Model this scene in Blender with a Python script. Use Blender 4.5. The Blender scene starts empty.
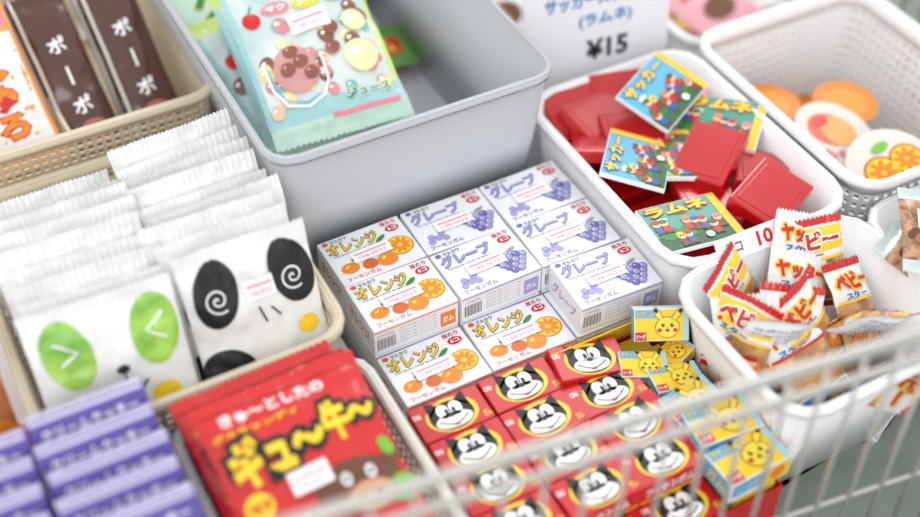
import bpy, bmesh, math, random
from mathutils import Matrix, Vector, noise
random.seed(7)
sc=bpy.context.scene
ZO=0.85
LAY=0.00016
# ------------------------------------------------------------------ materials
MATS={}
def hexc(c):
    return tuple(((v/255)/12.92 if v/255<=0.04045 else (((v/255)+0.055)/1.055)**2.4) for v in c)
def mat(name,rgb,rough=0.45,bump=0.0,bscale=200,coat=0.0,var=0.0,metal=0.0,rgb2=None):
    if name in MATS: return MATS[name]
    m=bpy.data.materials.new(name); m.use_nodes=True
    nt=m.node_tree; b=nt.nodes['Principled BSDF']
    c=hexc(rgb)
    b.inputs['Base Color'].default_value=(*c,1)
    b.inputs['Roughness'].default_value=rough
    b.inputs['Metallic'].default_value=metal
    b.inputs['Coat Weight'].default_value=coat
    b.inputs['Coat Roughness'].default_value=0.12
    tc=nt.nodes.new('ShaderNodeTexCoord')
    if var>0 or rgb2:
        n=nt.nodes.new('ShaderNodeTexNoise'); n.inputs['Scale'].default_value=bscale*0.3
        n.inputs['Detail'].default_value=3
        r=nt.nodes.new('ShaderNodeValToRGB')
        r.color_ramp.elements[0].position=0.38; r.color_ramp.elements[1].position=0.62
        r.color_ramp.elements[0].color=(*[v*(1-var) for v in c],1)
        r.color_ramp.elements[1].color=(*(hexc(rgb2) if rgb2 else [min(1,v*(1+var*0.4)) for v in c]),1)
        nt.links.new(tc.outputs['Object'],n.inputs['Vector'])
        nt.links.new(n.outputs['Fac'],r.inputs['Fac']); nt.links.new(r.outputs['Color'],b.inputs['Base Color'])
    if bump>0:
        n=nt.nodes.new('ShaderNodeTexNoise'); n.inputs['Scale'].default_value=bscale
        n.inputs['Detail'].default_value=2
        bp=nt.nodes.new('ShaderNodeBump'); bp.inputs['Strength'].default_value=bump
        bp.inputs['Distance'].default_value=0.002
        nt.links.new(tc.outputs['Object'],n.inputs['Vector'])
        nt.links.new(n.outputs['Fac'],bp.inputs['Height']); nt.links.new(bp.outputs['Normal'],b.inputs['Normal'])
    MATS[name]=m; return m
def frosted(name,rgb,alpha):
    m=bpy.data.materials.new(name); m.use_nodes=True; nt=m.node_tree
    for n in list(nt.nodes): nt.nodes.remove(n)
    o=nt.nodes.new('ShaderNodeOutputMaterial'); t=nt.nodes.new('ShaderNodeBsdfTransparent')
    t.inputs[0].default_value=(0.96,0.97,0.98,1)
    d=nt.nodes.new('ShaderNodeBsdfDiffuse'); d.inputs[0].default_value=(*hexc(rgb),1)
    tr=nt.nodes.new('ShaderNodeBsdfTranslucent'); tr.inputs[0].default_value=(*hexc(rgb),1)
    g=nt.nodes.new('ShaderNodeBsdfGlossy'); g.inputs['Roughness'].default_value=0.25
    a=nt.nodes.new('ShaderNodeMixShader'); a.inputs[0].default_value=0.35
    b=nt.nodes.new('ShaderNodeMixShader'); b.inputs[0].default_value=alpha
    c=nt.nodes.new('ShaderNodeMixShader')
    fr=nt.nodes.new('ShaderNodeFresnel'); fr.inputs[0].default_value=1.4
    L=nt.links.new
    L(d.outputs[0],a.inputs[1]); L(tr.outputs[0],a.inputs[2])
    L(t.outputs[0],b.inputs[1]); L(a.outputs[0],b.inputs[2])
    L(fr.outputs[0],c.inputs[0]); L(b.outputs[0],c.inputs[1]); L(g.outputs[0],c.inputs[2]); L(c.outputs[0],o.inputs[0])
    return m
K=lambda n,r,g,b,**k: mat(n,(r,g,b),**k)
WHITE=K('card_white',238,240,244,rough=.4,coat=.15)
INKW=K('ink_white',250,250,250,rough=.5)
BLACK=K('ink_black',22,20,22,rough=.45)
RED=K('ink_red',205,32,36,rough=.4)
ORANGE=K('ink_orange',236,136,32,rough=.4)
DORANGE=K('ink_dark_orange',214,100,28,rough=.4)
YEL=K('ink_yellow',250,210,44,rough=.4)
GREEN=K('ink_green',120,190,60,rough=.35)
LEAF=mat('ink_leaf_green',(116,178,56),rough=.3,coat=.3,bscale=160,rgb2=(172,216,90))
DGREEN=K('ink_dark_green',40,130,60,rough=.4)
PURP=K('ink_purple',112,106,178,rough=.4)
LPURP=K('ink_light_purple',164,160,212,rough=.4)
BLUE=K('ink_blue',40,96,176,rough=.4)
SKY=K('ink_sky_blue',90,180,216,rough=.35,coat=.3)
PINK=K('ink_pink',234,132,152,rough=.4)
BROWN=K('ink_brown',110,66,44,rough=.4)
SKIN=K('ink_skin',246,200,160,rough=.4)
GREY=K('ink_grey',160,160,168,rough=.5)
STICK=K('price_sticker',248,246,246,rough=.6)
LILAC=K('card_lilac',208,202,230,rough=.4)
DPURP=K('card_purple',96,82,164,rough=.35,coat=.2)
REDBOX=K('carton_red',202,22,30,rough=.35,coat=.2)
REDPL=K('glossy_red_plastic',192,12,20,rough=.2,coat=.6)
YCARD=K('carton_yellow',240,200,50,rough=.45)
FILMW=K('film_white',236,236,234,rough=.3,bump=.3,bscale=90,coat=.3)
FILMR=K('film_red',208,30,30,rough=.28,bump=.35,bscale=80,coat=.4)
FILMBR=K('film_choco',80,42,32,rough=.25,bump=.3,bscale=90,coat=.5)
FILMOR=K('film_orange',242,156,76,rough=.3,bump=.3,bscale=90,coat=.3)
FILMMINT=K('film_mint',190,222,204,rough=.2,bump=.4,bscale=70,coat=.6)
FILMCL=mat('film_clear_candy',(184,208,208),rough=.16,bump=.5,bscale=60,coat=.8,rgb2=(224,228,222))
FILMPINK=K('film_pink',228,160,172,rough=.3,bump=.3,bscale=80,coat=.3)
FILMSN=mat('film_snack',(160,104,60),rough=.22,bump=.6,bscale=260,coat=.7,rgb2=(214,164,104))
FILMBE=mat('film_beans',(120,76,50),rough=.22,bump=.8,bscale=420,coat=.8,rgb2=(206,158,116))
BEIGE=K('basket_beige_plastic',221,208,182,rough=.45)
WPL=K('bin_white_plastic',245,245,246,rough=.4)
GPL=K('basket_pale_grey_plastic',235,232,224,rough=.45)
STEEL=K('wire_steel',190,188,182,rough=.3,metal=.65)
CARD=K('cardboard_brown',200,172,134,rough=.8,bump=.2,bscale=300,var=.1)
TABLE=K('table_grey_green',132,142,134,rough=.6,bump=.1,bscale=60,var=.15)
CLEAR=frosted('frosted_plastic',(246,249,254),0.76)
CUPPL=frosted('cup_plastic',(250,240,225),0.5)
# ------------------------------------------------------------------ mesh builder
class MB:
    def __init__(s): s.v=[];s.f=[];s.mi=[];s.sm=[];s.ml=[]
    def m(s,mt):
        if mt not in s.ml: s.ml.append(mt)
        return s.ml.index(mt)
    def add(s,vs,fs,mt,smooth=False):
        o=len(s.v); s.v+= [tuple(v) for v in vs]; i=s.m(mt)
        for f in fs:
            s.f.append(tuple(a+o for a in f)); s.mi.append(i); s.sm.append(smooth)
    def obj(s,name,M=Matrix(),solid=0):
        me=bpy.data.meshes.new(name); me.from_pydata(s.v,[],s.f)
        for mt in s.ml: me.materials.append(mt)
        me.polygons.foreach_set('material_index',s.mi); me.polygons.foreach_set('use_smooth',s.sm)
        me.update()
        ob=bpy.data.objects.new(name,me); sc.collection.objects.link(ob); ob.matrix_world=M
        if solid:
            md=ob.modifiers.new('thickness','SOLIDIFY'); md.thickness=solid; md.offset=0
        return ob
def planar(o,ax,ay):
    o=Vector(o);ax=Vector(ax);ay=Vector(ay);n=ax.cross(ay)
    return lambda s,t,l=0: o+ax*s+ay*t+n*(l*LAY)
def rect(mb,f,s0,t0,s1,t1,mt,l=1,nx=1,ny=1):
    vs=[f(s0+(s1-s0)*i/nx,t0+(t1-t0)*j/ny,l) for j in range(ny+1) for i in range(nx+1)]
    fs=[(j*(nx+1)+i,j*(nx+1)+i+1,(j+1)*(nx+1)+i+1,(j+1)*(nx+1)+i) for j in range(ny) for i in range(nx)]
    mb.add(vs,fs,mt)
def ell(mb,f,cs,ct,rx,ry,mt,l=1,rot=0,rings=1,n=24):
    c,s_=math.cos(rot),math.sin(rot)
    vs=[f(cs,ct,l)]
    for r in range(1,rings+1):
        for i in range(n):
            a=2*math.pi*i/n; x=rx*r/rings*math.cos(a); y=ry*r/rings*math.sin(a)
            vs.append(f(cs+x*c-y*s_,ct+x*s_+y*c,l))
    fs=[(0,1+i,1+(i+1)%n) for i in range(n)]
    for r in range(1,rings):
        for i in range(n):
            a=1+(r-1)*n+i;b=1+(r-1)*n+(i+1)%n; fs.append((a,a+n,b+n,b))
    mb.add(vs,fs,mt)
def poly(mb,f,pts,mt,l=1):
    mb.add([f(a,b,l) for a,b in pts],[tuple(range(len(pts)))],mt)
def stroke(mb,f,pts,w,mt,l=1):
    vs=[];n=len(pts)
    for i,(x,y) in enumerate(pts):
        a=pts[max(0,i-1)];b=pts[min(n-1,i+1)]
        d=Vector((b[0]-a[0],b[1]-a[1])); d=d.normalized() if d.length>0 else Vector((1,0))
        vs+= [f(x-d.y*w/2,y+d.x*w/2,l),f(x+d.y*w/2,y-d.x*w/2,l)]
    mb.add(vs,[(2*i,2*i+1,2*i+3,2*i+2) for i in range(n-1)],mt)
TC={}
def tmesh(st,off):
    if (st,off) in TC: return TC[(st,off)]
    cu=bpy.data.curves.new('t','FONT'); cu.body=st; cu.offset=off; cu.resolution_u=2; cu.fill_mode='BOTH'
    ob=bpy.data.objects.new('t',cu); sc.collection.objects.link(ob)
    bpy.context.view_layer.update()
    ev=ob.evaluated_get(bpy.context.evaluated_depsgraph_get()); me=ev.to_mesh()
    v=[(a.co.x,a.co.y) for a in me.vertices]; f=[tuple(p.vertices) for p in me.polygons]
    ev.to_mesh_clear(); bpy.data.objects.remove(ob); bpy.data.curves.remove(cu)
    TC[(st,off)]=(v,f); return v,f
def text(mb,f,st,cs,ct,w,h,mt,l=2,off=0.02,rot=0,outline=None,ooff=0.07):
    v0,_=tmesh(st,0.0)
    if not v0: return
    x0=min(a[0] for a in v0);x1=max(a[0] for a in v0);y0=min(a[1] for a in v0);y1=max(a[1] for a in v0)
    kx=w/max(1e-6,x1-x0);ky=h/max(1e-6,y1-y0);mx=(x0+x1)/2;my=(y0+y1)/2
    c,s_=math.cos(rot),math.sin(rot)
    def put(o,mt,l):
        v,fc=tmesh(st,o); P=[]
        for a,b in v:
            x=(a-mx)*kx;y=(b-my)*ky; P.append(f(cs+x*c-y*s_,ct+x*s_+y*c,l))
        mb.add(P,fc,mt)
    if outline: put(ooff,outline,l); put(off,mt,l+1)
    else: put(off,mt,l)
BC={}
def bbox(mb,M,sx,sy,sz,mt,bev=.0006):
    key=(round(sx,5),round(sy,5),round(sz,5),bev)
    if key not in BC:
        bm=bmesh.new(); bmesh.ops.create_cube(bm,size=1)
        bmesh.ops.scale(bm,vec=(sx,sy,sz),verts=bm.verts)
        if bev: bmesh.ops.bevel(bm,geom=list(bm.edges),offset=bev,segments=2,affect='EDGES',profile=.5)
        bm.verts.index_update()
        BC[key]=([v.co.copy() for v in bm.verts],[tuple(v.index for v in f.verts) for f in bm.faces]); bm.free()
    v,f=BC[key]; mb.add([M@a for a in v],f,mt)
T=lambda x,y,z: Matrix.Translation((x,y,z))
def R(a,ax): return Matrix.Rotation(math.radians(a),4,ax)
# ------------------------------------------------------------------ bins
def rr(x0,x1,y0,y1,r,n_str,n_arc=5):
    out=[]
    W=x1-x0-2*r;H=y1-y0-2*r
    nx=max(2,round(W/n_str));ny=max(2,round(H/n_str))
    segs=[((x0+r,y0),(1,0),W,nx,(0,-1),(x1-r,y0+r),-90),((x1,y0+r),(0,1),H,ny,(1,0),(x1-r,y1-r),0),
          ((x1-r,y1),(-1,0),W,nx,(0,1),(x0+r,y1-r),90),((x0,y1-r),(0,-1),H,ny,(-1,0),(x0+r,y0+r),180)]
    for p,d,L,n,nn,cc,a0 in segs:
        for i in range(n): out.append((p[0]+d[0]*L*i/n,p[1]+d[1]*L*i/n,nn[0],nn[1]))
        for i in range(n_arc):
            a=math.radians(a0+90*i/n_arc); out.append((cc[0]+r*math.cos(a),cc[1]+r*math.sin(a),math.cos(a),math.sin(a)))
    return out
def bin_(name,x0,x1,y0,y1,zb,zt,mt,taper=.1,rad=.02,lattice=False,cell=.0065,lip=.005,thick=.0016,rot=0,band=.012,hole=.6):
    cx,cy=(x0+x1)/2,(y0+y1)/2
    P=rr(x0-cx,x1-cx,y0-cy,y1-cy,rad,cell,max(3,round(rad*1.57/cell)))
    n=len(P); H=zt-zb
    def W(i,z,o=0):
        x,y,a,b=P[i%n]; k=(zt-z)*taper-o
        return Vector((x-a*k,y-b*k,z))
    mb=MB()
    def ring(z0,z1,o0=0,o1=0):
        vs=[W(i,z0,o0) for i in range(n)]+[W(i,z1,o1) for i in range(n)]
        mb.add(vs,[(i,(i+1)%n,n+(i+1)%n,n+i) for i in range(n)],mt,True)
    if lattice:
        zb1=zb+.006; zt1=zt-band; rows=max(1,round((zt1-zb1)/cell)); dz=(zt1-zb1)/rows
        ring(zb,zb1); ring(zt1,zt)
        g=(1-hole)/2
        for j in range(rows):
            za=zb1+j*dz; zc=za+dz
            for i in range(n):
                A,B,C,D=W(i,za),W(i+1,za),W(i+1,zc),W(i,zc)
                L=lambda u,v:(A*(1-u)+B*u)*(1-v)+(D*(1-u)+C*u)*v
                vs=[A,B,C,D,L(g,g),L(1-g,g),L(1-g,1-g),L(g,1-g)]
                mb.add(vs,[(0,1,5,4),(1,2,6,5),(2,3,7,6),(3,0,4,7)],mt)
    else:
        ring(zb+.004,zt); ring(zb,zb+.004,-.004,0)
    ring(zt,zt+.0008,0,lip*.4); ring(zt+.0008,zt,lip*.4,lip); ring(zt,zt-.005,lip,lip*1.05)
    o=0 if lattice else -.004
    vs=[W(i,zb,o) for i in range(n)]
    mb.add(vs,[tuple(range(n))[::-1]],mt)
    return mb.obj(name,T(cx,cy,0)@R(rot,'Z'),solid=thick)
# ------------------------------------------------------------------ pouches
def pouch(mb,w,h,th,mf,mbk,nx=36,ny=36,st=.008,sb=.008,seed=0,cr=.0009,zone=None,zig=.0008,bend=0,rip=.0004):
    def zz(s,t):
        a=min(1,abs(2*s/w)); tt=(t-sb)/(h-st-sb)
        if tt<=0 or tt>=1: return 0
        return th/2*(1-a**2.6)**.75*max(0,math.sin(math.pi*tt))**.5
    def cen(s,t):
        c=noise.noise(Vector((s*45+seed*3.1,t*45,seed)))*cr*1.6+noise.noise(Vector((s*130,t*110+seed,seed*2)))*cr*.5
        b=bend*((2*s/w)**2)
        if t>h-st or t<sb: b+=rip*math.sin(s*2*math.pi/.0042)
        return c+b
    def F(s,t,l=0,sg=1):
        tt=t/h; pin=1-.035*math.sin(math.pi*min(1,max(0,tt)))
        return Vector((s*pin,t,cen(s,t)+sg*(zz(s,t)+.00015)+sg*l*.00022))
    for sg,m0 in ((1,mf),(-1,mbk)):
        vs=[]
        for j in range(ny+1):
            for i in range(nx+1):
                t=h*j/ny; s=-w/2+w*i/nx
                p=F(s,t,0,sg)
                if j in(0,ny): p.y+= (zig if i%2 else -zig)
                vs.append(p)
        groups={}
        for j in range(ny):
            for i in range(nx):
                m_=m0
                if zone and sg==1: m_=zone(-w/2+w*(i+.5)/nx,h*(j+.5)/ny) or m0
                a=j*(nx+1)+i; q=(a,a+1,a+nx+2,a+nx+1)
                if sg<0: q=q[::-1]
                groups.setdefault(m_,[]).append(q)
        o=len(mb.v); mb.v+=[tuple(v) for v in vs]
        for m_,qs in groups.items():
            ii=mb.m(m_)
            for q in qs: mb.f.append(tuple(x+o for x in q)); mb.mi.append(ii); mb.sm.append(True)
    return F
def stand(x,y,z,lean=0,yaw=0,roll=0):
    return T(x,y,z)@R(yaw,'Z')@R(90-lean,'X')@R(roll,'Z')
def sticker(mb,f,cs,ct,w,h,l=5,rot=0,nx=6,ny=3):
    c,s_=math.cos(rot),math.sin(rot)
    g=lambda a,b,l_:f(cs+a*c-b*s_,ct+a*s_+b*c,l_)
    rect(mb,g,-w/2,-h/2,w/2,h/2,STICK,l,nx,ny)
    rect(mb,g,-w*.42,h*.10,w*.42,h*.2,PINK,l+1,nx,1)
    text(mb,g,'198-0023',0,-h*.2,w*.7,h*.22,PINK,l+1,0)
# ================================================================== TABLE / FLOOR
mb=MB(); bbox(mb,T(0,.12,-.12),1.7,1.3,.04,TABLE,.004)
for x in(-.8,.8):
    for y in(-.48,.72): bbox(mb,T(x,y,-.495),.05,.05,.71,TABLE,.003)
mb.obj('display_table')
mb=MB(); bbox(mb,T(0,.2,-.86),5,5,.02,K('floor_concrete',120,120,116,rough=.8,bump=.2,bscale=20,var=.2),0); mb.obj('floor')
mb=MB(); bbox(mb,T(-.2525,.208,-.0705),.335,.486,.059,WPL,.003); mb.obj('display_riser')
mb=MB(); bbox(mb,T(.0115,.26,-.0705),.185,.38,.059,WPL,.003); mb.obj('display_riser')
# ================================================================== BINS
bin_('lattice_basket',-.282,-.1,-.038,.183,-.04,.02,BEIGE,lattice=True,rad=.018,band=.008)
bin_('lattice_basket',-.36,-.092,.2,.42,-.04,.04,BEIGE,lattice=True,rad=.02,band=.01)
bin_('translucent_storage_bin',-.1,.104,.058,.36,-.04,.08,CLEAR,taper=.12,rad=.016,cell=.01,lip=.003,thick=.0018)
bin_('white_storage_bin',.112,.249,-.091,.104,-.1,.02,WPL,taper=.1,rad=.022,cell=.01)
bin_('white_lattice_bin',.262,.42,-.091,.104,-.1,.025,WPL,taper=.1,rad=.02,lattice=True,cell=.008,band=.014,hole=.5)
bin_('white_storage_bin',.099,.240,-.222,-.101,-.1,.02,WPL,taper=.22,rad=.022,cell=.01)
bin_('white_storage_bin',.254,.42,-.222,-.101,-.1,.012,WPL,taper=.22,rad=.022,cell=.01)
bin_('lattice_basket',-.214,-.097,-.195,-.046,-.1,.0,GPL,taper=.06,lattice=True,rad=.014,band=.006)
bin_('white_storage_bin',.115,.26,.16,.36,-.1,.0,WPL,taper=.1,rad=.02,cell=.01)
bin_('white_storage_bin',.28,.46,.125,.33,-.1,.0,WPL,taper=.1,rad=.02,cell=.01)
# ================================================================== GUM BOXES
GW,GD,GH=.0605,.0445,.0235
def gum(kind,x,y,ztop,rz=0):
    mb=MB(); bbox(mb,Matrix(),GW,GD,GH,WHITE,.0007)
    f=planar((0,0,GH/2),(1,0,0),(0,1,0))
    org=kind=='orange'
    c1,c2=(ORANGE,DORANGE) if org else (LPURP,PURP)
    text(mb,f,'マルカワ',-.016,.0188,.012,.0030,BLACK,2,.02)
    ell(mb,f,-.0255,.0188,.0022,.0018,c2,2,n=12)
    if org: text(mb,f,'オレンジ',-.0085,.0115,.036,.0095,YEL,2,.02,outline=BLACK,ooff=.065)
    else: text(mb,f,'グレープ',-.0085,.0115,.036,.0095,LPURP,2,.02,outline=PURP,ooff=.07)
    text(mb,f,'MAQUILLAGE BUBBLE',-.009,.0045,.032,.0016,BLACK,2,0)
    text(mb,f,'フーセンガム',-.014,-.0186,.024,.0035,c2,2,.02)
    text(mb,f,'当たり',.021,.0185,.011,.0035,RED,2,.03); ell(mb,f,.0215,.0125,.005,.0032,RED,2); text(mb,f,'6コ',.0215,.0125,.006,.003,INKW,3,.03)
    if org:
        ell(mb,f,.019,-.005,.0095,.0090,DORANGE,1,n=32); ell(mb,f,.019,-.005,.0086,.0082,YEL,2,n=32)
        for k in range(9):
            a=k*2*math.pi/9; c_,s_=math.cos(a),math.sin(a); ell(mb,f,.019+.0048*c_,-.005+.0046*s_,.003,.0014,ORANGE,3,a,n=10)
        ell(mb,f,.006,-.013,.0072,.006,ORANGE,4); ell(mb,f,.004,-.011,.002,.0012,YEL,5,.5,n=10)
        ell(mb,f,-.006,-.0115,.0055,.0045,DORANGE,3); ell(mb,f,-.0195,-.009,.0065,.005,c1,1); ell(mb,f,-.021,-.0075,.002,.001,YEL,2,.5,n=10)
        ell(mb,f,.010,.0065,.0045,.0016,DGREEN,5,.5); ell(mb,f,-.0135,-.004,.003,.0012,DGREEN,3,-.5)
    else:
        for i,(a,b) in enumerate([(.006,-.005),(.011,-.0035),(.016,-.004),(.021,-.0035),(.0255,-.005),(.0085,-.0088),(.0135,-.008),(.0185,-.008),(.0235,-.0085),(.011,-.0125),(.016,-.012),(.021,-.0125),(.0135,-.0162),(.0185,-.0162)]):
            ell(mb,f,a,b,.003,.003,PURP,2+i%2*2,n=14); ell(mb,f,a,b,.0024,.0024,LPURP if i%3 else PURP,3+i%2*2,n=14); ell(mb,f,a-.0008,b+.0009,.0006,.0006,INKW,6,n=6)
        for a,b in((-.021,-.009),(-.017,-.0115),(-.0225,-.0135),(-.0135,-.008),(-.012,-.013)): ell(mb,f,a,b,.0027,.0027,LPURP,2,n=12)
        stroke(mb,f,[(.012,.001),(.016,-.001),(.022,.001)],.0008,GREY,7)
        ell(mb,f,.02,.0018,.004,.0013,GREY,4,.3)
    sticker(mb,f,-.001,-.002,.028,.0105,8,.02,1,1)
    g=planar((0,-GD/2,0),(1,0,0),(0,0,1))
    for k in range(16):
        rect(mb,g,-.028+k*.0008,-.007,-.028+k*.0008+(.00025+.00025*(k%3==0)),.003,BLACK,1)
    for k in range(5): text(mb,g,'原材料名 砂糖 水あめ ぶどう糖',.001,.0065-k*.0031,.026,.0014,GREY,1,0)
    text(mb,g,'バブルガム',-.022,.006,.012,.0025,BLACK,1,0)
    rect(mb,g,.017,-.008,.028,.005,c1,1); text(mb,g,'ガム',.0225,-.0015,.008,.005,INKW,2,.03)
    rect(mb,g,-.03,.0092,.03,.0104,c1,1)
    e=planar((-GW/2,0,0),(0,-1,0),(0,0,1))
    text(mb,e,'オレンジ' if org else 'グレープ',0,0,.03,.009,c1,1,.03)
    e=planar((GW/2,0,0),(0,1,0),(0,0,1)); text(mb,e,'ガム',0,0,.02,.009,c1,1,.03)
    return mb.obj(kind+'_gum_box',T(x,y,ztop-GH/2)@R(rz,'Z'))
gx=[-.0487,.0135,.0757]; gy=[.035,-.0105]
for (i,j,k,rz) in [(0,0,'orange',1),(1,0,'grape',-1),(2,0,'grape',1),(0,1,'orange',0),(1,1,'grape',1),(2,1,'grape',-1)]:
    gum(k,gx[i],gy[j],0,rz)
gum('grape',.0785,-.0565,0,-2.5)
gum('orange',gx[0],-.0565,-.0238,.5); gum('orange',gx[1],-.0565,-.0238,-1)
mb=MB()
for lv in range(1,4):
    for i in range(3):
        for j,y in enumerate((.035,-.0105,-.0565)):
            if lv==1 and j==2 and i<2: continue
            bbox(mb,T(gx[i],y,-GH/2-.0004-lv*.0238),GW,GD,GH,WHITE,.0007)
            g=planar((gx[i],y-GD/2,-GH/2-lv*.0238),(1,0,0),(0,0,1)); rect(mb,g,-.03,.0092,.03,.0104,LPURP,1); rect(mb,g,-.025,-.006,-.01,.006,GREY,1); text(mb,g,'グレープ',.01,0,.02,.006,LPURP,1,.02)
bbox(mb,T(.0135,-.0107,-.0975),.187,.137,.004,CARD,.0003)
mb.obj('gum_box_stack')
# ================================================================== CARTON with cat gum boxes
mb=MB()
X0,X1,Y0,Y1=-.083,.1,-.226,-.081
bbox(mb,T((X0+X1)/2,(Y0+Y1)/2,-.081),X1-X0-.003,Y1-Y0-.003,.036,CARD,.0003)
for (a,b,sx,sy) in [((X0+X1)/2,Y0,X1-X0,.0012),((X0+X1)/2,Y1,X1-X0,.0012),(X0,(Y0+Y1)/2,.0012,Y1-Y0),(X1,(Y0+Y1)/2,.0012,Y1-Y0)]:
    bbox(mb,T(a,b,-.070),sx,sy,.058,REDBOX,.0003)
g=planar((0,Y0-.0007,-.07),(1,0,0),(0,0,1))
rect(mb,g,-.07,-.027,.09,-.017,INKW,1); text(mb,g,'フーセンガム 当たりつき',.01,.003,.12,.018,INKW,1,.03)
e=planar((X1+.0007,(Y0+Y1)/2,-.07),(0,1,0),(0,0,1)); rect(mb,e,-.06,-.02,.06,.0,INKW,1); text(mb,e,'ガム',0,-.01,.05,.014,RED,2,.03)
bbox(mb,T(.055,-.0835,-.033)@R(20,'X'),.075,.001,.034,YCARD,.0002)
bbox(mb,T(.055,-.095,-.0495),.075,.02,.02,YCARD,.0005)
mb.obj('gum_display_carton')
CW,CD,CH=.0475,.0285,.018
def catbox(M,style='cat'):
    mb=MB(); bbox(mb,Matrix(),CW,CD,CH,REDBOX if style=='cat' else WHITE,.0007)
    f=planar((0,0,CH/2),(1,0,0),(0,1,0))
    g=planar((0,-CD/2,0),(1,0,0),(0,0,1))
    if style=='cat':
        ell(mb,f,.0005,-.0006,.0172,.0130,YEL,1,n=36)
        ell(mb,f,0,-.0012,.0145,.0112,BLACK,2,n=36)
        # pointed cat ears set on the top corners of the head
        poly(mb,f,[(-.0140,.001),(-.0128,.0138),(-.0050,.0086)],BLACK,2); poly(mb,f,[(.0140,.001),(.0050,.0086),(.0128,.0138)],BLACK,2)
        # tall oval eyes, wide white muzzle
        ell(mb,f,-.0041,.0030,.0043,.0056,INKW,3,.10); ell(mb,f,.0041,.0030,.0043,.0056,INKW,3,-.10)
        ell(mb,f,0,-.0053,.0122,.0058,INKW,3,n=30)
        stroke(mb,f,[(0,.0082),(0,.0005)],.0007,BLACK,4)
        ell(mb,f,-.0022,.0020,.0012,.0022,BLACK,4,n=12); ell(mb,f,.0026,.0020,.0012,.0022,BLACK,4,n=12)
        ell(mb,f,0,-.0015,.0023,.0014,BLACK,5,n=14)
        stroke(mb,f,[(-.0098+.00196*i,-.0040-.0046*math.sin(math.pi*i/10)) for i in range(11)],.0008,BLACK,4)
        ell(mb,f,0,-.0094,.0022,.0006,RED,5,n=12)
        text(mb,f,'CHU',-.0206,.006,.0050,.0035,INKW,1,.03); text(mb,f,'ガム',.0206,-.009,.0050,.0045,YEL,1,.03)
        text(mb,g,'フーセンガム',-.002,.001,.034,.008,INKW,1,.03)
        rect(mb,g,-.022,-.0075,.022,-.006,YEL,1)
        e=planar((CW/2,0,0),(0,1,0),(0,0,1)); text(mb,e,'ガム',0,0,.016,.009,INKW,1,.03)
    else:
        rect(mb,f,-.023,-.0135,.023,.0135,YEL,1); rect(mb,f,-.023,.006,-.005,.0135,SKY,2); rect(mb,f,-.023,-.0135,-.013,-.006,RED,2)
        rect(mb,f,.0185,-.0135,.023,.0135,K('ink_pale_sky',170,216,232),2)
        YB=K('ink_mouse_yellow',255,226,70,rough=.4)
        for mt_,d,l in ((BROWN,.0006,3),(YB,0,4)):
            ell(mb,f,.005,-.002,.0100+d,.0088+d,mt_,l); ell(mb,f,-.003,.0095,.0022+d,.0062+d,mt_,l,.5); ell(mb,f,.0135,.009,.0022+d,.0062+d,mt_,l,-.7)
        ell(mb,f,-.0048,.0125,.0016,.0022,BLACK,5,.5,n=12); ell(mb,f,.0165,.0122,.0016,.0022,BLACK,5,-.7,n=12)
        ell(mb,f,.0012,.000,.0015,.0018,BLACK,5,n=12); ell(mb,f,.0090,.000,.0015,.0018,BLACK,5,n=12)
        ell(mb,f,.0015,.0006,.0005,.0006,INKW,6,n=8); ell(mb,f,.0093,.0006,.0005,.0006,INKW,6,n=8)
        ell(mb,f,-.0018,-.0045,.0020,.0018,RED,5,n=12); ell(mb,f,.0118,-.0045,.0020,.0018,RED,5,n=12)
        ell(mb,f,.0051,-.0020,.0006,.0004,BLACK,5,n=8); ell(mb,f,.005,-.0046,.0018,.0013,BROWN,5,n=12)
        text(mb,f,'ポケット',-.0140,.0098,.015,.005,YEL,3,.03,outline=BLUE); text(mb,f,'ソーダ',-.018,-.0098,.008,.004,INKW,3,.03)
        rect(mb,g,-.0225,-.008,.0225,.008,SKY,1); rect(mb,g,.004,-.008,.0225,.008,YEL,2); ell(mb,g,.013,0,.006,.006,ORANGE,3)
        text(mb,g,'ソーダガム',-.009,.002,.022,.006,INKW,2,.03,outline=BLUE); rect(mb,g,-.0225,-.008,.004,-.004,INKW,2); text(mb,g,'名称 ガム',-.009,-.006,.02,.002,BLUE,3,0)
        e=planar((CW/2,0,0),(0,1,0),(0,0,1)); rect(mb,e,-.013,-.008,.013,.008,YEL,1); ell(mb,e,0,0,.006,.006,RED,2)
        e=planar((-CW/2,0,0),(0,-1,0),(0,0,1)); rect(mb,e,-.013,-.008,.013,.008,SKY,1); text(mb,e,'ガム',0,0,.016,.009,YEL,2,.03)
    return mb.obj('cat_face_gum_box' if style=='cat' else 'yellow_mouse_gum_box',M)
ct=-.022
for j,y in enumerate((-.097,-.1262,-.1555,-.1847,-.2085)):
    for i,x in enumerate((-.0575,-.0085,.0405)):
        dz=0
        if j==4: dz=-.0185;y=-.2095
        if i==2 and j in(0,2): continue
        catbox(T(x+random.uniform(-.0006,.0006)-(.003 if i==2 else 0),y,ct-CH/2+dz)@R(random.uniform(-1.5,1.5),'Z'))
catbox(T(.0385,-.101,ct-CH/2+.003)@R(-10,'Z')@R(5,'Y'))
catbox(T(.0375,-.1557,ct-CH/2+.003)@R(5,'Z')@R(5,'X'))
mb=MB()
for x in (-.0575,-.0085,.0395):
    for y in (-.097,-.1262,-.1555,-.1847): bbox(mb,T(x,y,ct-CH-.0105),CW,CD,.0205,REDBOX,.0007)
mb.obj('cat_face_gum_box_layer')
S_=lambda k:Matrix.Scale(k,4)
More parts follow.
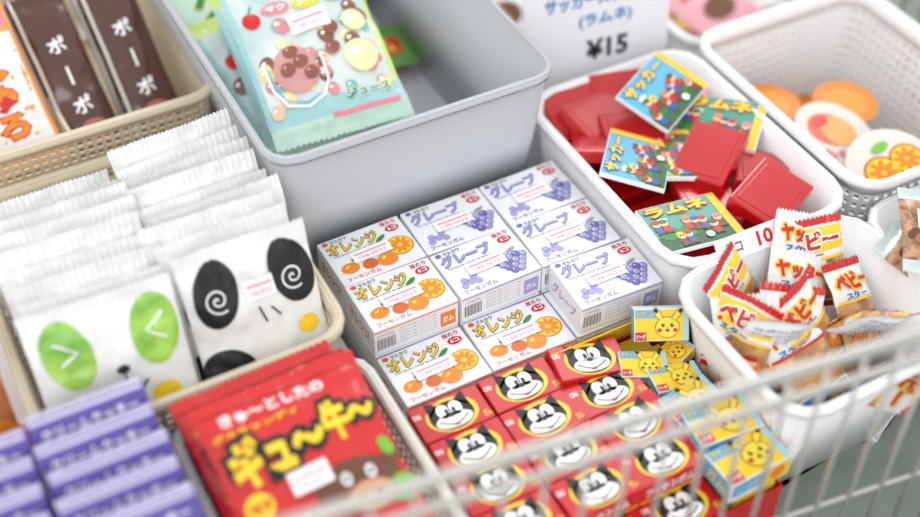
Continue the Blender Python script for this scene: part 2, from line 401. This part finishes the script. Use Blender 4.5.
for x,y,z,rz,rx,ry,k in [(.0840,-.2105,-.026,2,0,0,.95),(.0845,-.183,-.022,-5,4,0,.92),
    (.0800,-.1585,-.026,6,4,0,.78),(.0835,-.1370,-.029,-10,0,6,.72),(.0700,-.1195,-.026,-24,10,6,.66),(.0945,-.1185,-.030,22,0,-4,.6)]:
    catbox(T(x-.002,y,z)@R(rz,'Z')@R(rx,'X')@R(ry,'Y')@S_(k),'mouse')
catbox(T(.0905,-.1035,-.010)@R(-26,'Z')@R(52,'X')@S_(.74),'mouse')
mb=MB()
for y in(-.2095,-.181): bbox(mb,T(.0825,y,-.051),.030,.026,.0245,YCARD,.0007)
for y in(-.157,-.133,-.109): bbox(mb,T(.0825,y,-.051),.030,.022,.0240,YCARD,.0007)
mb.obj('yellow_mouse_gum_box_layer')
# ================================================================== PANDA PACKETS
PWd=.084
def panda(x,ytop,kind,ztop=.07,yaw=0,lean=25,seed=0,w=PWd,nx=64):
    h=(ztop+.034)/math.cos(math.radians(lean)); yb=ytop-math.sin(math.radians(lean))*h
    mb=MB(); F=pouch(mb,w,h,.0115,FILMW,FILMW,nx=nx,ny=40,st=.009,sb=.009,seed=seed,cr=.0018,rip=.0006,zig=.0006)
    front=seed in(1,31)
    D=0 if front else .015
    U=lambda tp:h-tp-(D if tp<.06 else .008 if not front else 0)
    if kind=='black':
        for s,r in ((-.0225,-.22),(.027,.22)):
            ell(mb,F,s,U(.029),.0140,.0215,BLACK,3,r,rings=6,n=40)
            stroke(mb,F,[(s+.0012*a*.62*math.cos(a),U(.032)+.0012*a*.62*math.sin(a)) for a in [i*.35 for i in range(34)]],.0011,INKW,6)
        stroke(mb,F,[(.001+.0006*i,U(.044+.0022*i)) for i in range(6)],.0012,BLACK,4)
        stroke(mb,F,[(.0085+.001*i,U(.046+.0014*i)) for i in range(6)],.0012,BLACK,4)
        ell(mb,F,-.026,U(.078),.017,.013,BLACK,3,-.3,rings=5,n=30)
        ell(mb,F,.03,U(.066),.007,.006,YEL,3,rings=3)
        sticker(mb,F,.0045,U(.032),.019,.013,7,.05)
    elif kind=='green':
        for s in (-.024,.0285):
            ell(mb,F,s,U(.029),.0145,.0215,LEAF,3,.15 if s<0 else -.1,rings=6,n=40)
        stroke(mb,F,[(-.030,U(.020)),(-.024,U(.024)),(-.018,U(.028)),(-.023,U(.031)),(-.029,U(.034))],.0014,INKW,5)
        stroke(mb,F,[(.035,U(.020)),(.029,U(.025)),(.023,U(.028)),(.028,U(.032)),(.034,U(.036))],.0014,INKW,5)
        ell(mb,F,.004,U(.046),.004,.0026,BLACK,4,rings=2)
        stroke(mb,F,[(-.009+.0013*i,U(.056+.005*math.sin(math.pi*i/10))) for i in range(11)],.0013,BLACK,4)
        stroke(mb,F,[(.004+.0012*i,U(.056+.005*math.sin(math.pi*i/10))) for i in range(11)],.0013,BLACK,4)
        stroke(mb,F,[(.004,U(.047)),(.004,U(.055))],.0011,BLACK,4)
        ell(mb,F,.025,U(.068),.009,.006,YEL,3,rings=3)
        ell(mb,F,-.036,U(.066),.006,.006,YEL,3,rings=3)
    return mb.obj('panda_snack_packet',stand(x,yb,-.034,lean,yaw))
random.seed(3)
for k in range(9):
    panda(-.144+(0 if k==0 else random.uniform(-.009,.005)),.016+k*.0138,'black' if k%4!=2 else 'green',.070+(0 if k==0 else random.uniform(-.005,.006)),random.uniform(-3,3)+(5 if k>5 else 0),25+random.uniform(-1.5,1.5),k+1)
for k in range(9):
    panda(-.2345+(0 if k==0 else random.uniform(-.004,.005)),.011+k*.0138,'green' if k in(0,3,7) else 'black',.069+(0 if k==0 else random.uniform(-.006,.004)),random.uniform(-3,3)-2,25+random.uniform(-1.5,1.5),k+31,w=.09)
# ================================================================== RED POUCHES
def redp(M,seed,top='きゅ〜としたの'):
    w,h=.1,.115; mb=MB(); F=pouch(mb,w,h,.012,FILMR,FILMR,nx=48,ny=48,st=.008,sb=.008,seed=seed,cr=.0013,rip=.0004)
    U=lambda tp:h-tp
    rect(mb,F,-w/2+.001,U(.0075),w/2-.001,U(.0085),K('seal_dark_red',160,20,26,rough=.3),2,40,1)
    text(mb,F,top,-.006,U(.0145),.062,.0075,INKW,3,.03)
    text(mb,F,'ギュ〜',-.014,U(.042),.054,.026,YEL,4,.06,outline=BLACK,ooff=.2,rot=.03)
    text(mb,F,'牛〜',.031,U(.038),.030,.022,YEL,4,.06,outline=BLACK,ooff=.2,rot=.03)
    text(mb,F,'グミキャンディ',-.020,U(.0235),.05,.004,YEL,4,.03)
    ell(mb,F,.02,U(.078),.026,.016,BROWN,3,rings=5); ell(mb,F,.024,U(.086),.014,.009,K('ink_tan',214,160,120),5,rings=4)
    ell(mb,F,.019,U(.086),.002,.003,BLACK,6); ell(mb,F,.029,U(.086),.002,.003,BLACK,6)
    ell(mb,F,.044,U(.069),.006,.004,BROWN,4,rings=2); ell(mb,F,-.003,U(.069),.006,.004,BROWN,4,rings=2)
    ell(mb,F,.014,U(.073),.003,.004,INKW,6,rings=2); ell(mb,F,.029,U(.073),.003,.004,INKW,6,rings=2)
    ell(mb,F,.014,U(.073),.0013,.002,BLACK,7); ell(mb,F,.029,U(.073),.0013,.002,BLACK,7)
    for s in(-.035,.043): ell(mb,F,s,U(.088),.010,.008,GREEN,3,.3,rings=3)
    ell(mb,F,.044,U(.062),.004,.006,GREEN,4,.3,rings=2)
    ell(mb,F,-.036,U(.068),.0085,.0085,YEL,3,rings=3); text(mb,F,'乳酸菌',-.036,U(.068),.013,.005,RED,5,.03)
    text(mb,F,'カルシウム入り',-.027,U(.082),.028,.005,INKW,4,.03)
    sticker(mb,F,-.004,U(.064),.024,.014,9,.03)
    return mb.obj('red_candy_pouch',M)
ln=72
n=Vector((0,-math.cos(math.radians(ln)),math.sin(math.radians(ln))))
for k,(ox,oy,rz) in enumerate([(0,-.006,0),(-.003,.011,2),(.001,.022,-1),(0,.008,0),(0,.012,1),(0,.01,0),(0,.01,0)]):
    p=Vector((-.159+ox,-.174+oy,.004))-n*(.0118*k)
    p.y=min(p.y,-.157)
    redp(T(*p)@R(rz,'Z')@R(90-ln,'X'),k+1)
# ================================================================== PURPLE CANDY BOXES
mb=MB(); bbox(mb,T(-.292,-.115,-.07),.145,.14,.058,CARD,.0005)
for (a,b,sx,sy) in [(-.292,-.185,.146,.0015),(-.292,-.045,.146,.0015),(-.365,-.115,.0015,.14),(-.2193,-.115,.0015,.14)]:
    bbox(mb,T(a,b,-.065),sx,sy,.07,CARD,.0003)
mb.obj('cardboard_display_carton')
def pbox(x,yt,zt=.05,lean=32):
    w,d,h=.066,.0125,.1
    mb=MB(); bbox(mb,T(0,h/2,-d/2),w,h,d,DPURP,.0008)
    f=planar((0,h/2,0),(1,0,0),(0,1,0))
    rect(mb,f,-.032,.047,.032,.0495,LILAC,1)
    text(mb,f,'クリームクッキー',0,.0395,.054,.0062,INKW,2,.03); text(mb,f,'クッキー',0,.02,.05,.011,INKW,2,.03); ell(mb,f,0,-.01,.02,.014,YCARD,1)
    g=planar((0,h,-d/2),(1,0,0),(0,0,-1)); rect(mb,g,-.0325,-.0058,.0325,.0058,LILAC,1)
    text(mb,g,'クッキー クッキー',0,0,.05,.004,LPURP,2,.03)
    yb=yt-math.sin(math.radians(lean))*h
    return mb.obj('purple_candy_box',stand(x,yb,zt-h*math.cos(math.radians(lean)),lean,random.uniform(-1,1)))
for c,x in enumerate((-.257,-.3265)):
    for k in range(5): pbox(x+random.uniform(-.001,.001),-.045-k*.0205-(.004 if c else 0),.048+random.uniform(-.001,.001))
mb=MB(); F=pouch(mb,.07,.12,.012,mat('film_rust',(176,84,56),rough=.3,bump=.3,bscale=80,coat=.4,rgb2=(222,160,96)),FILMR,seed=9)
text(mb,F,'いか',.0,.085,.05,.025,YEL,3,.04,outline=RED); ell(mb,F,.02,.04,.02,.02,ORANGE,2,rings=4); ell(mb,F,-.02,.03,.015,.02,YCARD,2,rings=4)
mb.obj('rust_snack_pouch',stand(-.328,-.03,-.04,30,0))
# ================================================================== TOP-LEFT CONTENTS
for k,(x,yw) in enumerate(((-.176,4),(-.129,2))):
    for q in range(2):
        mb=MB(); w,h=.040,.135
        F=pouch(mb,w,h,.014,FILMBR,FILMBR,nx=26,ny=50,st=.01,sb=.008,seed=k+q*5+20,cr=.0014)
        rect(mb,F,-w/2+.0005,.0,-w/2+.003,h,K('film_silver',210,205,200,rough=.25),2,1,40)
        for j,chh in enumerate('ポーポ'[::-1]):
            if chh=='ー': rect(mb,F,-.001,.059,.001,.073,INKW,4,1,4)
            else: text(mb,F,chh,.0,.043+j*.024,.013,.013,INKW,4,.02)
        ell(mb,F,.002,.022,.012,.009,K('ink_dusty_rose',190,110,104),3,rings=3); text(mb,F,'棒',.002,.022,.010,.009,INKW,5,.03)
        mb.obj('chocolate_stick_packet',stand(x+(0 if q==0 else -.004),.223+q*.013,-.012-.01*q,52,yw))
mb=MB(); w,h=.07,.15; F=pouch(mb,w,h,.014,FILMOR,FILMOR,nx=36,ny=46,seed=33,cr=.0014)
rect(mb,F,-.032,.014,.032,.10,FILMW,1,14,14)
for j,chh in enumerate('ましゅろ'[::-1]): text(mb,F,chh,.008,.032+j*.021,.018,.016,ORANGE,3,.05,outline=RED,ooff=.09)
for j in range(4): ell(mb,F,-.018,.03+j*.02,.008,.007,PINK if j%2 else YEL,3,rings=2)
rect(mb,F,-.032,.105,.032,.13,PINK,1,14,4)
mb.obj('marshmallow_pouch',stand(-.235,.222,.0,50,4))
mb=MB(); bbox(mb,Matrix(),.08,.03,.03,CARD,.001); mb.obj('cardboard_spacer',T(-.26,.255,-.0225))
mb=MB()
bbox(mb,Matrix(),.003,.17,.055,BEIGE,.001); mb.obj('basket_divider',T(-.199,.31,-.0105)@R(3,'Z'))
# ================================================================== CANDY POUCHES in translucent bin
def candy(M,seed):
    w,h=.104,.14; mb=MB()
    F=pouch(mb,w,h,.016,FILMCL,FILMW,nx=48,ny=58,st=.008,sb=.008,seed=seed,cr=.0021,
            zone=lambda s,t: FILMMINT if t<.014 else (K('film_lime',200,222,130,rough=.2,coat=.6,bump=.3,bscale=70) if (s>.0475 and t>.03) or t>.128 else (K('film_aqua',160,206,206,rough=.2,coat=.6,bump=.3,bscale=70) if s<-.047 or (t<.03 and abs(s)<.05) else None)))
    text(mb,F,'リンク',.004,.121,.06,.016,K('ink_denim',90,112,190),4,.05,outline=INKW,ooff=.1)
    for i,(a,b,c) in enumerate(((-.018,.103,PINK),(.006,.103,YEL),(.030,.103,LEAF))): ell(mb,F,a,b,.011,.0055,c,4,rings=2); text(mb,F,('サク','コーク','チェリ')[i],a,b,.015,.005,INKW,7,.04)
    ell(mb,F,-.038,.098,.0065,.0065,RED,5,rings=3); stroke(mb,F,[(-.038,.104),(-.034,.111)],.001,DGREEN,5)
    rn=random.Random(seed); cols=[K('gummy_cola',136,84,64,rough=.25,coat=.5),K('gummy_lemon',232,224,150,rough=.25,coat=.5),K('gummy_mint',120,190,180,rough=.25,coat=.5),K('gummy_rose',218,140,140,rough=.25,coat=.5),K('gummy_peach',240,200,164,rough=.25,coat=.5)]
    for q in range(42):
        a=rn.uniform(-.043,.043); b=rn.uniform(.026,.094); c=cols[q%5]; r=rn.uniform(.004,.007)
        ell(mb,F,a,b,r,r*.85,c,2+q%3,rn.random()*3,rings=3,n=14); ell(mb,F,a-r*.3,b+r*.3,r*.3,r*.2,INKW,5,.4,n=8)
    # printed cup outline
    ell(mb,F,-.02,.053,.0165,.018,K('ink_mauve',206,150,146),6,rings=4)
    C1=K('ink_cola',140,84,66)
    for a,b in((-.026,.054),(-.015,.058),(-.02,.067),(.012,.063),(.016,.078),(-.010,.048)): ell(mb,F,a,b,.0058,.005,C1,9,.4,rings=3,n=16); ell(mb,F,a-.002,b+.002,.0016,.001,PINK,10,.4,n=8)
    CR=K('ink_cream',238,232,176)
    for a,b,r in((.030,.052,.013),(.035,.080,.009)): ell(mb,F,a,b,r,r*.95,CR,9,rings=4); ell(mb,F,a-r*.3,b+r*.3,r*.35,r*.25,INKW,10,.5,rings=2,n=12)
    stroke(mb,F,[(-.042,.062),(-.041,.042),(-.034,.029),(-.020,.024),(-.007,.029),(.0,.04),(.001,.058)],.0018,INKW,9)
    stroke(mb,F,[(-.040,.058),(-.039,.043),(-.033,.032),(-.020,.027),(-.009,.031)],.0010,SKY,9)
    text(mb,F,'ジュース',.026,.026,.034,.007,DGREEN,7,.03,outline=INKW,ooff=.1)
    rect(mb,F,-.005,.012,.046,.0155,PINK,4,14,2)
    sticker(mb,F,.002,.087,.030,.015,12,.04)
    return mb.obj('assorted_candy_pouch',M)
for k in range(5):
    candy(T(-.024+(.004 if k%2 else 0),.124+.007*k,.027-.0125*k)@R(-3+(k*4 if k%2 else 0),'Z')@R(90-62,'X'),k+50)
mb=MB(); F=pouch(mb,.085,.11,.012,FILMMINT,FILMW,seed=71); text(mb,F,'グミ',0,.07,.05,.03,DGREEN,3,.05,outline=YEL); rect(mb,F,-.036,.09,.036,.100,LEAF,3,14,3)
mb.obj('green_gummy_pouch',stand(-.040,.235,.01,58,10))
mb=MB(); F=pouch(mb,.06,.05,.01,K('film_green',90,150,60,rough=.3,coat=.4),FILMR,seed=73); rect(mb,F,-.02,.012,.02,.03,RED,2,8,4); text(mb,F,'ガム',0,.021,.03,.013,YEL,3,.04)
mb.obj('green_gum_packet',stand(.060,.245,-.026,84,-12))
# ================================================================== SIGN
a=Vector((.134,.127,-.1)); b=Vector((.248,.113,-.1))
ax=(b-a).normalized(); up=Vector((0,0,1)); 
ln=math.radians(8); bk=Vector((-ax.y,ax.x,0)); ay=(up*math.cos(ln)+bk*math.sin(ln)).normalized(); nn=ax.cross(ay)
M=Matrix.Translation((a+b)/2)@Matrix((( ax.x,ay.x,nn.x,0),(ax.y,ay.y,nn.y,0),(ax.z,ay.z,nn.z,0),(0,0,0,1)))
mb=MB(); bbox(mb,T(0,.13,-.0015),.122,.26,.002,WHITE,.0005)
f=planar((0,0,0),(1,0,0),(0,1,0))
SB=K('ink_sign_blue',84,140,196)
text(mb,f,'サッカースクラッチ',.004,.1625,.096,.0115,SB,2,.03); text(mb,f,'(ラムネ)',.006,.1445,.044,.0115,SB,2,.03)
text(mb,f,'¥15',.008,.1195,.034,.016,BLACK,2,.03)
mb.obj('price_sign',M)
# ================================================================== RED CASES bin
def case(M,art):
    w,d,thk=(.050,.040,.011) if not art else (.060,.046,.0035)
    mb=MB(); bbox(mb,Matrix(),w,d,thk,REDPL if not art else WHITE,.0016 if not art else .0005)
    if art:
        f=planar((0,0,thk/2),(1,0,0),(0,1,0)); W2,D2=w/2-.0008,d/2-.0008
        bgc={1:SKY,2:K('ink_teal',60,150,130,coat=.3),3:K('ink_lime',130,184,80,coat=.3)}[art]
        rect(mb,f,-W2,-D2,W2,D2,bgc,1); rect(mb,f,-W2,-D2,W2,-D2*.4,K('ink_deep_green',50,100,60),2)
        rect(mb,f,W2-.006,-D2,W2,D2,YCARD,3)
        for s in(-.019,-.004,.012): ell(mb,f,s,-.007,.008,.006,DGREEN,3)
        text(mb,f,'サッカー' if art==1 else 'ラムネ',-.003,.0155,.044,.009,YEL,6,.05,outline=BLUE if art==1 else RED,ooff=.1)
        rn=random.Random(art)
        for i in range(9):
            a=-.024+i*.0054; b=rn.uniform(-.012,.005); c=[RED,DGREEN,YEL,RED,ORANGE,BLUE,RED,BROWN,PINK][i]
            ell(mb,f,a,b-.0048,.0034,.0042,[BLUE,RED,BROWN][i%3],4,n=12); ell(mb,f,a,b,.0032,.0032,SKIN,5,n=12); ell(mb,f,a,b+.0018,.0034,.0019,c,6,n=12)
            ell(mb,f,a-.001,b,.0005,.0008,BLACK,7,n=8); ell(mb,f,a+.0012,b,.0005,.0008,BLACK,7,n=8); ell(mb,f,a-.0015,b-.0092,.0019,.0011,BROWN,6,n=10); ell(mb,f,a+.0022,b-.0092,.0019,.0011,BROWN,6,n=10)
        ell(mb,f,.006,-.016,.003,.003,INKW,8,n=12); ell(mb,f,-.018,.007,.004,.002,INKW,4,n=12)
    else:
        bbox(mb,T(0,0,thk/2),w*.82,d*.78,.0012,REDPL,.0005)
    return mb.obj('picture_candy_card' if art else 'red_candy_case',M)
random.seed(5)
mb=MB()
for lv in range(7):
    for i in range(2):
        for j in range(4):
            bbox(mb,T(.153+i*.052,-.057+j*.042,-.0915+lv*.0122)@R(random.uniform(-5,5),'Z'),.046,.034,.0115,REDPL,.0016)
mb.obj('red_candy_case_pile')
for x,y,z,rz,rx,ry,art in [(.198,.058,.028,28,16,-6,1),(.147,.013,.017,48,8,8,1),(.146,-.054,.012,-6,-2,3,2),(.226,.022,.014,-48,12,-6,2),(.17,.014,.012,62,0,6,3),(.20,-.028,.0,10,0,-4,3),
    (.194,-.008,.017,32,-6,-14,0),(.209,-.058,.013,24,10,-4,0),(.156,.074,.007,10,14,6,0),(.225,.078,.004,80,-5,5,0),(.176,-.032,.003,70,3,0,0),(.168,.044,.008,-20,0,6,0),(.148,.092,.006,5,30,0,0),(.225,-.03,.005,50,10,10,0),(.185,.086,.008,-15,30,0,0),(.14,.05,.006,60,0,20,0)]:
    case(T(x,y,z)@R(rz,'Z')@R(rx,'X')@R(ry,'Y'),art)
# ================================================================== JELLY CUPS
def cup(x,y,z,kind,rx=0,ry=0,sc_=1):
    r=.027
    mb=MB(); prof=[(.0,.0),(.018,.0),(.0195,.002),(.0235,.032),(r,.0335),(r,.0345)]
    n=36; vs=[]
    for pr,pz in prof[1:]:
        vs+=[(pr*math.cos(2*math.pi*i/n),pr*math.sin(2*math.pi*i/n),pz) for i in range(n)]
    fs=[(q*n+i,q*n+(i+1)%n,(q+1)*n+(i+1)%n,(q+1)*n+i) for q in range(len(prof)-2) for i in range(n)]
    fs.append(tuple(range(n))[::-1])
    mb.add(vs,fs,CUPPL,True)
    vs=[(pr*math.cos(2*math.pi*i/n),pr*math.sin(2*math.pi*i/n),pz) for pr,pz in((.017,.002),(.0215,.028)) for i in range(n)]
    mb.add(vs,[(i,(i+1)%n,n+(i+1)%n,n+i) for i in range(n)]+[tuple(range(n))[::-1],tuple(range(n,2*n))],K('jelly_orange',240,150,46,rough=.2,coat=.5),True)
    f=planar((0,0,.0346),(1,0,0),(0,1,0))
    ell(mb,f,0,0,r,r,K('lid_film_white',226,220,212,rough=.35) if kind!='full' else K('jelly_lid_orange',230,134,34,rough=.4),1,n=36)
    if kind=='orange':
        for a,b,r_ in((-.006,-.003,.0115),(.010,.005,.0105)):
            ell(mb,f,a,b,r_,r_,DORANGE,2); ell(mb,f,a,b,r_*.86,r_*.86,YEL,3)
            for k in range(8): ell(mb,f,a+r_*.46*math.cos(k*math.pi/4),b+r_*.46*math.sin(k*math.pi/4),r_*.33,r_*.15,ORANGE,4,k*math.pi/4,n=10)
        ell(mb,f,-.004,.014,.006,.003,GREEN,6,.5); text(mb,f,'みかん',-.002,-.0205,.018,.005,DORANGE,5,.04)
    elif kind=='peach':
        ell(mb,f,-.003,.004,.015,.013,K('ink_peach_red',226,120,90),2); ell(mb,f,.003,.003,.012,.012,K('ink_peach',240,176,110),3); ell(mb,f,.014,-.008,.006,.003,GREEN,4,.5)
        ell(mb,f,-.008,.010,.006,.004,K('ink_deep_pink',220,90,90),4,.5)
        text(mb,f,'もも',-.004,-.016,.018,.007,PINK,5,.04)
    else: ell(mb,f,0,0,.018,.018,K('jelly_lid_inner',238,152,52,rough=.4),2,n=30)
    return mb.obj('jelly_cup',T(x,y,z)@R(rx,'X')@R(ry,'Y')@R(-20,'Z')@S_(sc_))
for x,y in((.305,-.05),(.366,-.05),(.305,.01),(.366,.01),(.305,.068),(.366,.068)): cup(x,y,-.098,'full')
cup(.308,.002,-.050,'peach',14,8,1.22); cup(.325,-.052,-.044,'orange',14,-8,1.25); cup(.305,.058,-.056,'full',0,0,.95); cup(.360,.034,-.056,'full',4,0,.95)
# ================================================================== SNACK PACKETS right bin
def snack(M,seed,brown=False):
    w,h=(.042,.062) if not brown else (.055,.062); mb=MB()
    v=seed%3
    F=pouch(mb,w,h,.012,FILMSN if not brown else FILMBE,FILMW,nx=30,ny=36,st=.006,sb=.006,seed=seed,cr=.0016,
        zone=(lambda s,t: FILMR if t>.057 and v!=1 else (FILMW if (t>.034 or t<.006) else None)) if not brown else (lambda s,t: FILMCL if t>.054 or t<.008 else None))
    if not brown:
        if v==0: rect(mb,F,-.020,.040,.020,.0555,YEL,2,12,4)
        text(mb,F,'ベビー' if v!=1 else 'ヤッター',0,.048,.034,.010,RED,4,.06,outline=INKW if v==0 else YEL,ooff=.14)
        rect(mb,F,-.020,.0345,.020,.0363,RED if v==1 else YEL,3,12,1)
        text(mb,F,'スター',-.004,.0385,.020,.0042,BLUE,4,.04,outline=INKW)
        ell(mb,F,.012,.018,.007,.008,ORANGE,3,rings=2); ell(mb,F,.012,.021,.0042,.0042,SKIN,5,rings=2); ell(mb,F,.012,.024,.0042,.0018,RED,6,rings=2)
        text(mb,F,'ラーメン',-.008,.012,.016,.0045,RED,4,.04,outline=YEL,ooff=.12)
        rect(mb,F,-.020,.0,.020,.004,BLUE if v else RED,3,12,1)
    else:
        rn=random.Random(seed)
        for q in range(16): ell(mb,F,rn.uniform(-.022,.022),rn.uniform(.012,.052),.0045,.0032,(BROWN,K('bean_tan',206,160,116,rough=.3,coat=.5),K('bean_mid',166,112,74,rough=.3,coat=.5))[q%3],2+q%3,rn.random()*3,rings=2,n=12)
        rect(mb,F,-.018,.030,.006,.044,STICK,6,8,4)
        for k in range(12): rect(mb,F,-.016+k*.0016,.036,-.0153+k*.0016,.043,BLACK,7,1,2)
        text(mb,F,'ミックス豆',-.006,.033,.018,.003,RED,7,.03)
    B=lambda s,t,l=0: F(-s,t,l,-1)
    for k in range(8): text(mb,B,'名称 油揚げめん 原材料',0,.053-k*.005,.033,.0026,BLUE,2,0)
    rect(mb,B,-.014,.006,.010,.013,RED,2,8,3)
    return mb.obj('bean_snack_packet' if brown else 'noodle_snack_packet',M)
S=[(.115,-.148,-.030,14,-66,0),(.124,-.162,-.030,26,-40,14),(.140,-.170,-.026,42,-22,-10),(.138,-.138,-.028,24,150,10),(.156,-.154,-.016,46,-8,-24),
   (.174,-.178,-.024,40,10,12),(.190,-.156,-.018,34,160,20),(.158,-.190,-.030,44,-16,22),(.190,-.192,-.030,48,200,-18),(.196,-.135,-.018,26,-30,12),(.172,-.130,-.010,34,-4,-24),(.203,-.178,-.024,44,30,-28),(.150,-.130,-.022,30,24,12)]
for i,(x,y,z,l,yw,ro) in enumerate(S): snack(stand(x,y,z,l,yw,ro),i+90)
mb=MB()
for i in range(2):
    for j in range(2):
        for q in range(3): bbox(mb,T(.147+i*.048,-.176+j*.034,-.090+q*.016),.042,.03,.0125,FILMSN,.004)
mb.obj('snack_packet_pile')
for i,(x,y,z,l,yw,ro) in enumerate([(.250,-.180,.026,72,-26,-8),(.276,-.182,.006,70,10,14),(.30,-.19,-.01,66,5,12),(.33,-.17,-.01,70,-15,0)]): snack(stand(x,y,z,l,yw,ro),i+120,True)
mb=MB()
for q in range(6): bbox(mb,T(.325,-.16,-.09+q*.0138),.085,.055,.012,FILMBE,.004)
mb.obj('bean_snack_packet_pile')
mb=MB(); bbox(mb,T(0,0,0),.050,.016,.001,STICK,.0003); f=planar((0,0,.0006),(1,0,0),(0,1,0)); text(mb,f,'うコ',-.012,0,.012,.007,BROWN,1,.02); text(mb,f,'10',.012,0,.011,.009,RED,1,.03)
mb.obj('price_tag',T(.158,-.0985,.028)@R(-1,'Z')@R(48,'X'))
# ================================================================== back pouches
random.seed(11)
for i,(x,y,z,c,l,yw) in enumerate([(.158,.205,-.05,FILMPINK,60,10),(.21,.2,-.05,FILMR,70,-12),(.18,.235,-.04,FILMW,60,5),(.33,.17,-.05,FILMBE,70,-15),(.37,.17,-.045,FILMPINK,75,20),(.40,.20,-.05,FILMW,70,-10),(.35,.22,-.05,FILMCL,70,0)]):
    mb=MB(); F=pouch(mb,.075,.09,.014,c,c,seed=i+200); text(mb,F,'おかし',0,.06,.05,.016,RED if c!=FILMR else YEL,3,.05,outline=INKW); ell(mb,F,0,.03,.02,.012,YCARD if i%2 else BROWN,2,rings=3)
    mb.obj('assorted_snack_pouch',stand(x,y,z,l,yw))
# ================================================================== WIRE BASKET
def tube(mb,pts,r,mt,n=10):
    vs=[];N=len(pts); pts=[Vector(p) for p in pts]
    for i,p in enumerate(pts):
        d=(pts[min(N-1,i+1)]-pts[max(0,i-1)]).normalized()
        a=d.cross(Vector((0,0,1)) if abs(d.z)<.9 else Vector((0,1,0))).normalized(); b=d.cross(a)
        for k in range(n):
            t=2*math.pi*k/n; vs.append(p+a*r*math.cos(t)+b*r*math.sin(t))
    fs=[(i*n+k,i*n+(k+1)%n,(i+1)*n+(k+1)%n,(i+1)*n+k) for i in range(N-1) for k in range(n)]
    fs+= [tuple(range(n))[::-1],tuple(range((N-1)*n,N*n))]
    mb.add(vs,fs,mt,True)
mb=MB()
yl=lambda x:-.2264-.1425*(x+.119)
XA,XB=-.43,.50
for z,r in((.118,.0038),(.096,.0026),(-.02,.0014),(-.0965,.003)):
    ring=[(XB,.47,z),(XB,yl(XB)+.03,z),(XB-.008,yl(XB)+.01,z),(XB-.03,yl(XB-.03),z),(XA+.03,yl(XA+.03),z),(XA+.008,yl(XA)+.01,z),(XA,yl(XA)+.03,z),(XA,.47,z)]
    tube(mb,ring,r,STEEL)
x=XA+.03
while x<XB-.02:
    y=yl(x); tube(mb,[(x,y-.0,.118),(x,y-.001,.0),(x,y,-.0965)],.0015,STEEL,8); x+=.0215
y=-.16
while y<.46:
    for xx in(XA,XB): tube(mb,[(xx,y,.118),(xx,y,-.0965)],.0015,STEEL,8)
    y+=.0215
mb.obj('wire_basket')
# ================================================================== shift to real height
for o in sc.objects:
    if o.parent is None: o.location.z+=ZO
# ================================================================== camera
th=math.radians(45); az=math.radians(62)
Fw=Vector((math.cos(az)*math.cos(th),math.sin(az)*math.cos(th),-math.sin(th)))
Rt=Vector((math.sin(az),-math.cos(az),0)); Up=Rt.cross(Fw)
C=-Fw*.85+Vector((0,0,ZO))
cd=bpy.data.cameras.new('camera'); cam=bpy.data.objects.new('camera',cd); sc.collection.objects.link(cam)
cam.matrix_world=Matrix(((Rt.x,Up.x,-Fw.x,C.x),(Rt.y,Up.y,-Fw.y,C.y),(Rt.z,Up.z,-Fw.z,C.z),(0,0,0,1)))
cd.lens=50; cd.sensor_width=36; cd.clip_start=.01
cd.dof.use_dof=True; cd.dof.focus_distance=.84; cd.dof.aperture_fstop=2.0
sc.camera=cam
# ================================================================== light
w=bpy.data.worlds.new('world'); sc.world=w; w.use_nodes=True
w.node_tree.nodes['Background'].inputs[0].default_value=(.96,.98,1,1); w.node_tree.nodes['Background'].inputs[1].default_value=1.08
def area(name,loc,tgt,size,power,col):
    l=bpy.data.lights.new(name,'AREA'); l.size=size; l.energy=power; l.color=col
    o=bpy.data.objects.new(name,l); sc.collection.objects.link(o); o.location=loc
    o.rotation_euler=(Vector(tgt)-Vector(loc)).to_track_quat('-Z','Y').to_euler()
area('window_light',(1.3,1.4,2.5),(0,0,.85),1.2,21,(1,.98,.95))
area('front_fill_light',(-1.0,-1.7,2.3),(0,0,.85),1.4,21,(1,.98,.96))  # added fill from high front left, brightens walls facing the camera
sc.view_settings.view_transform='Standard'
sc.view_settings.look='None'
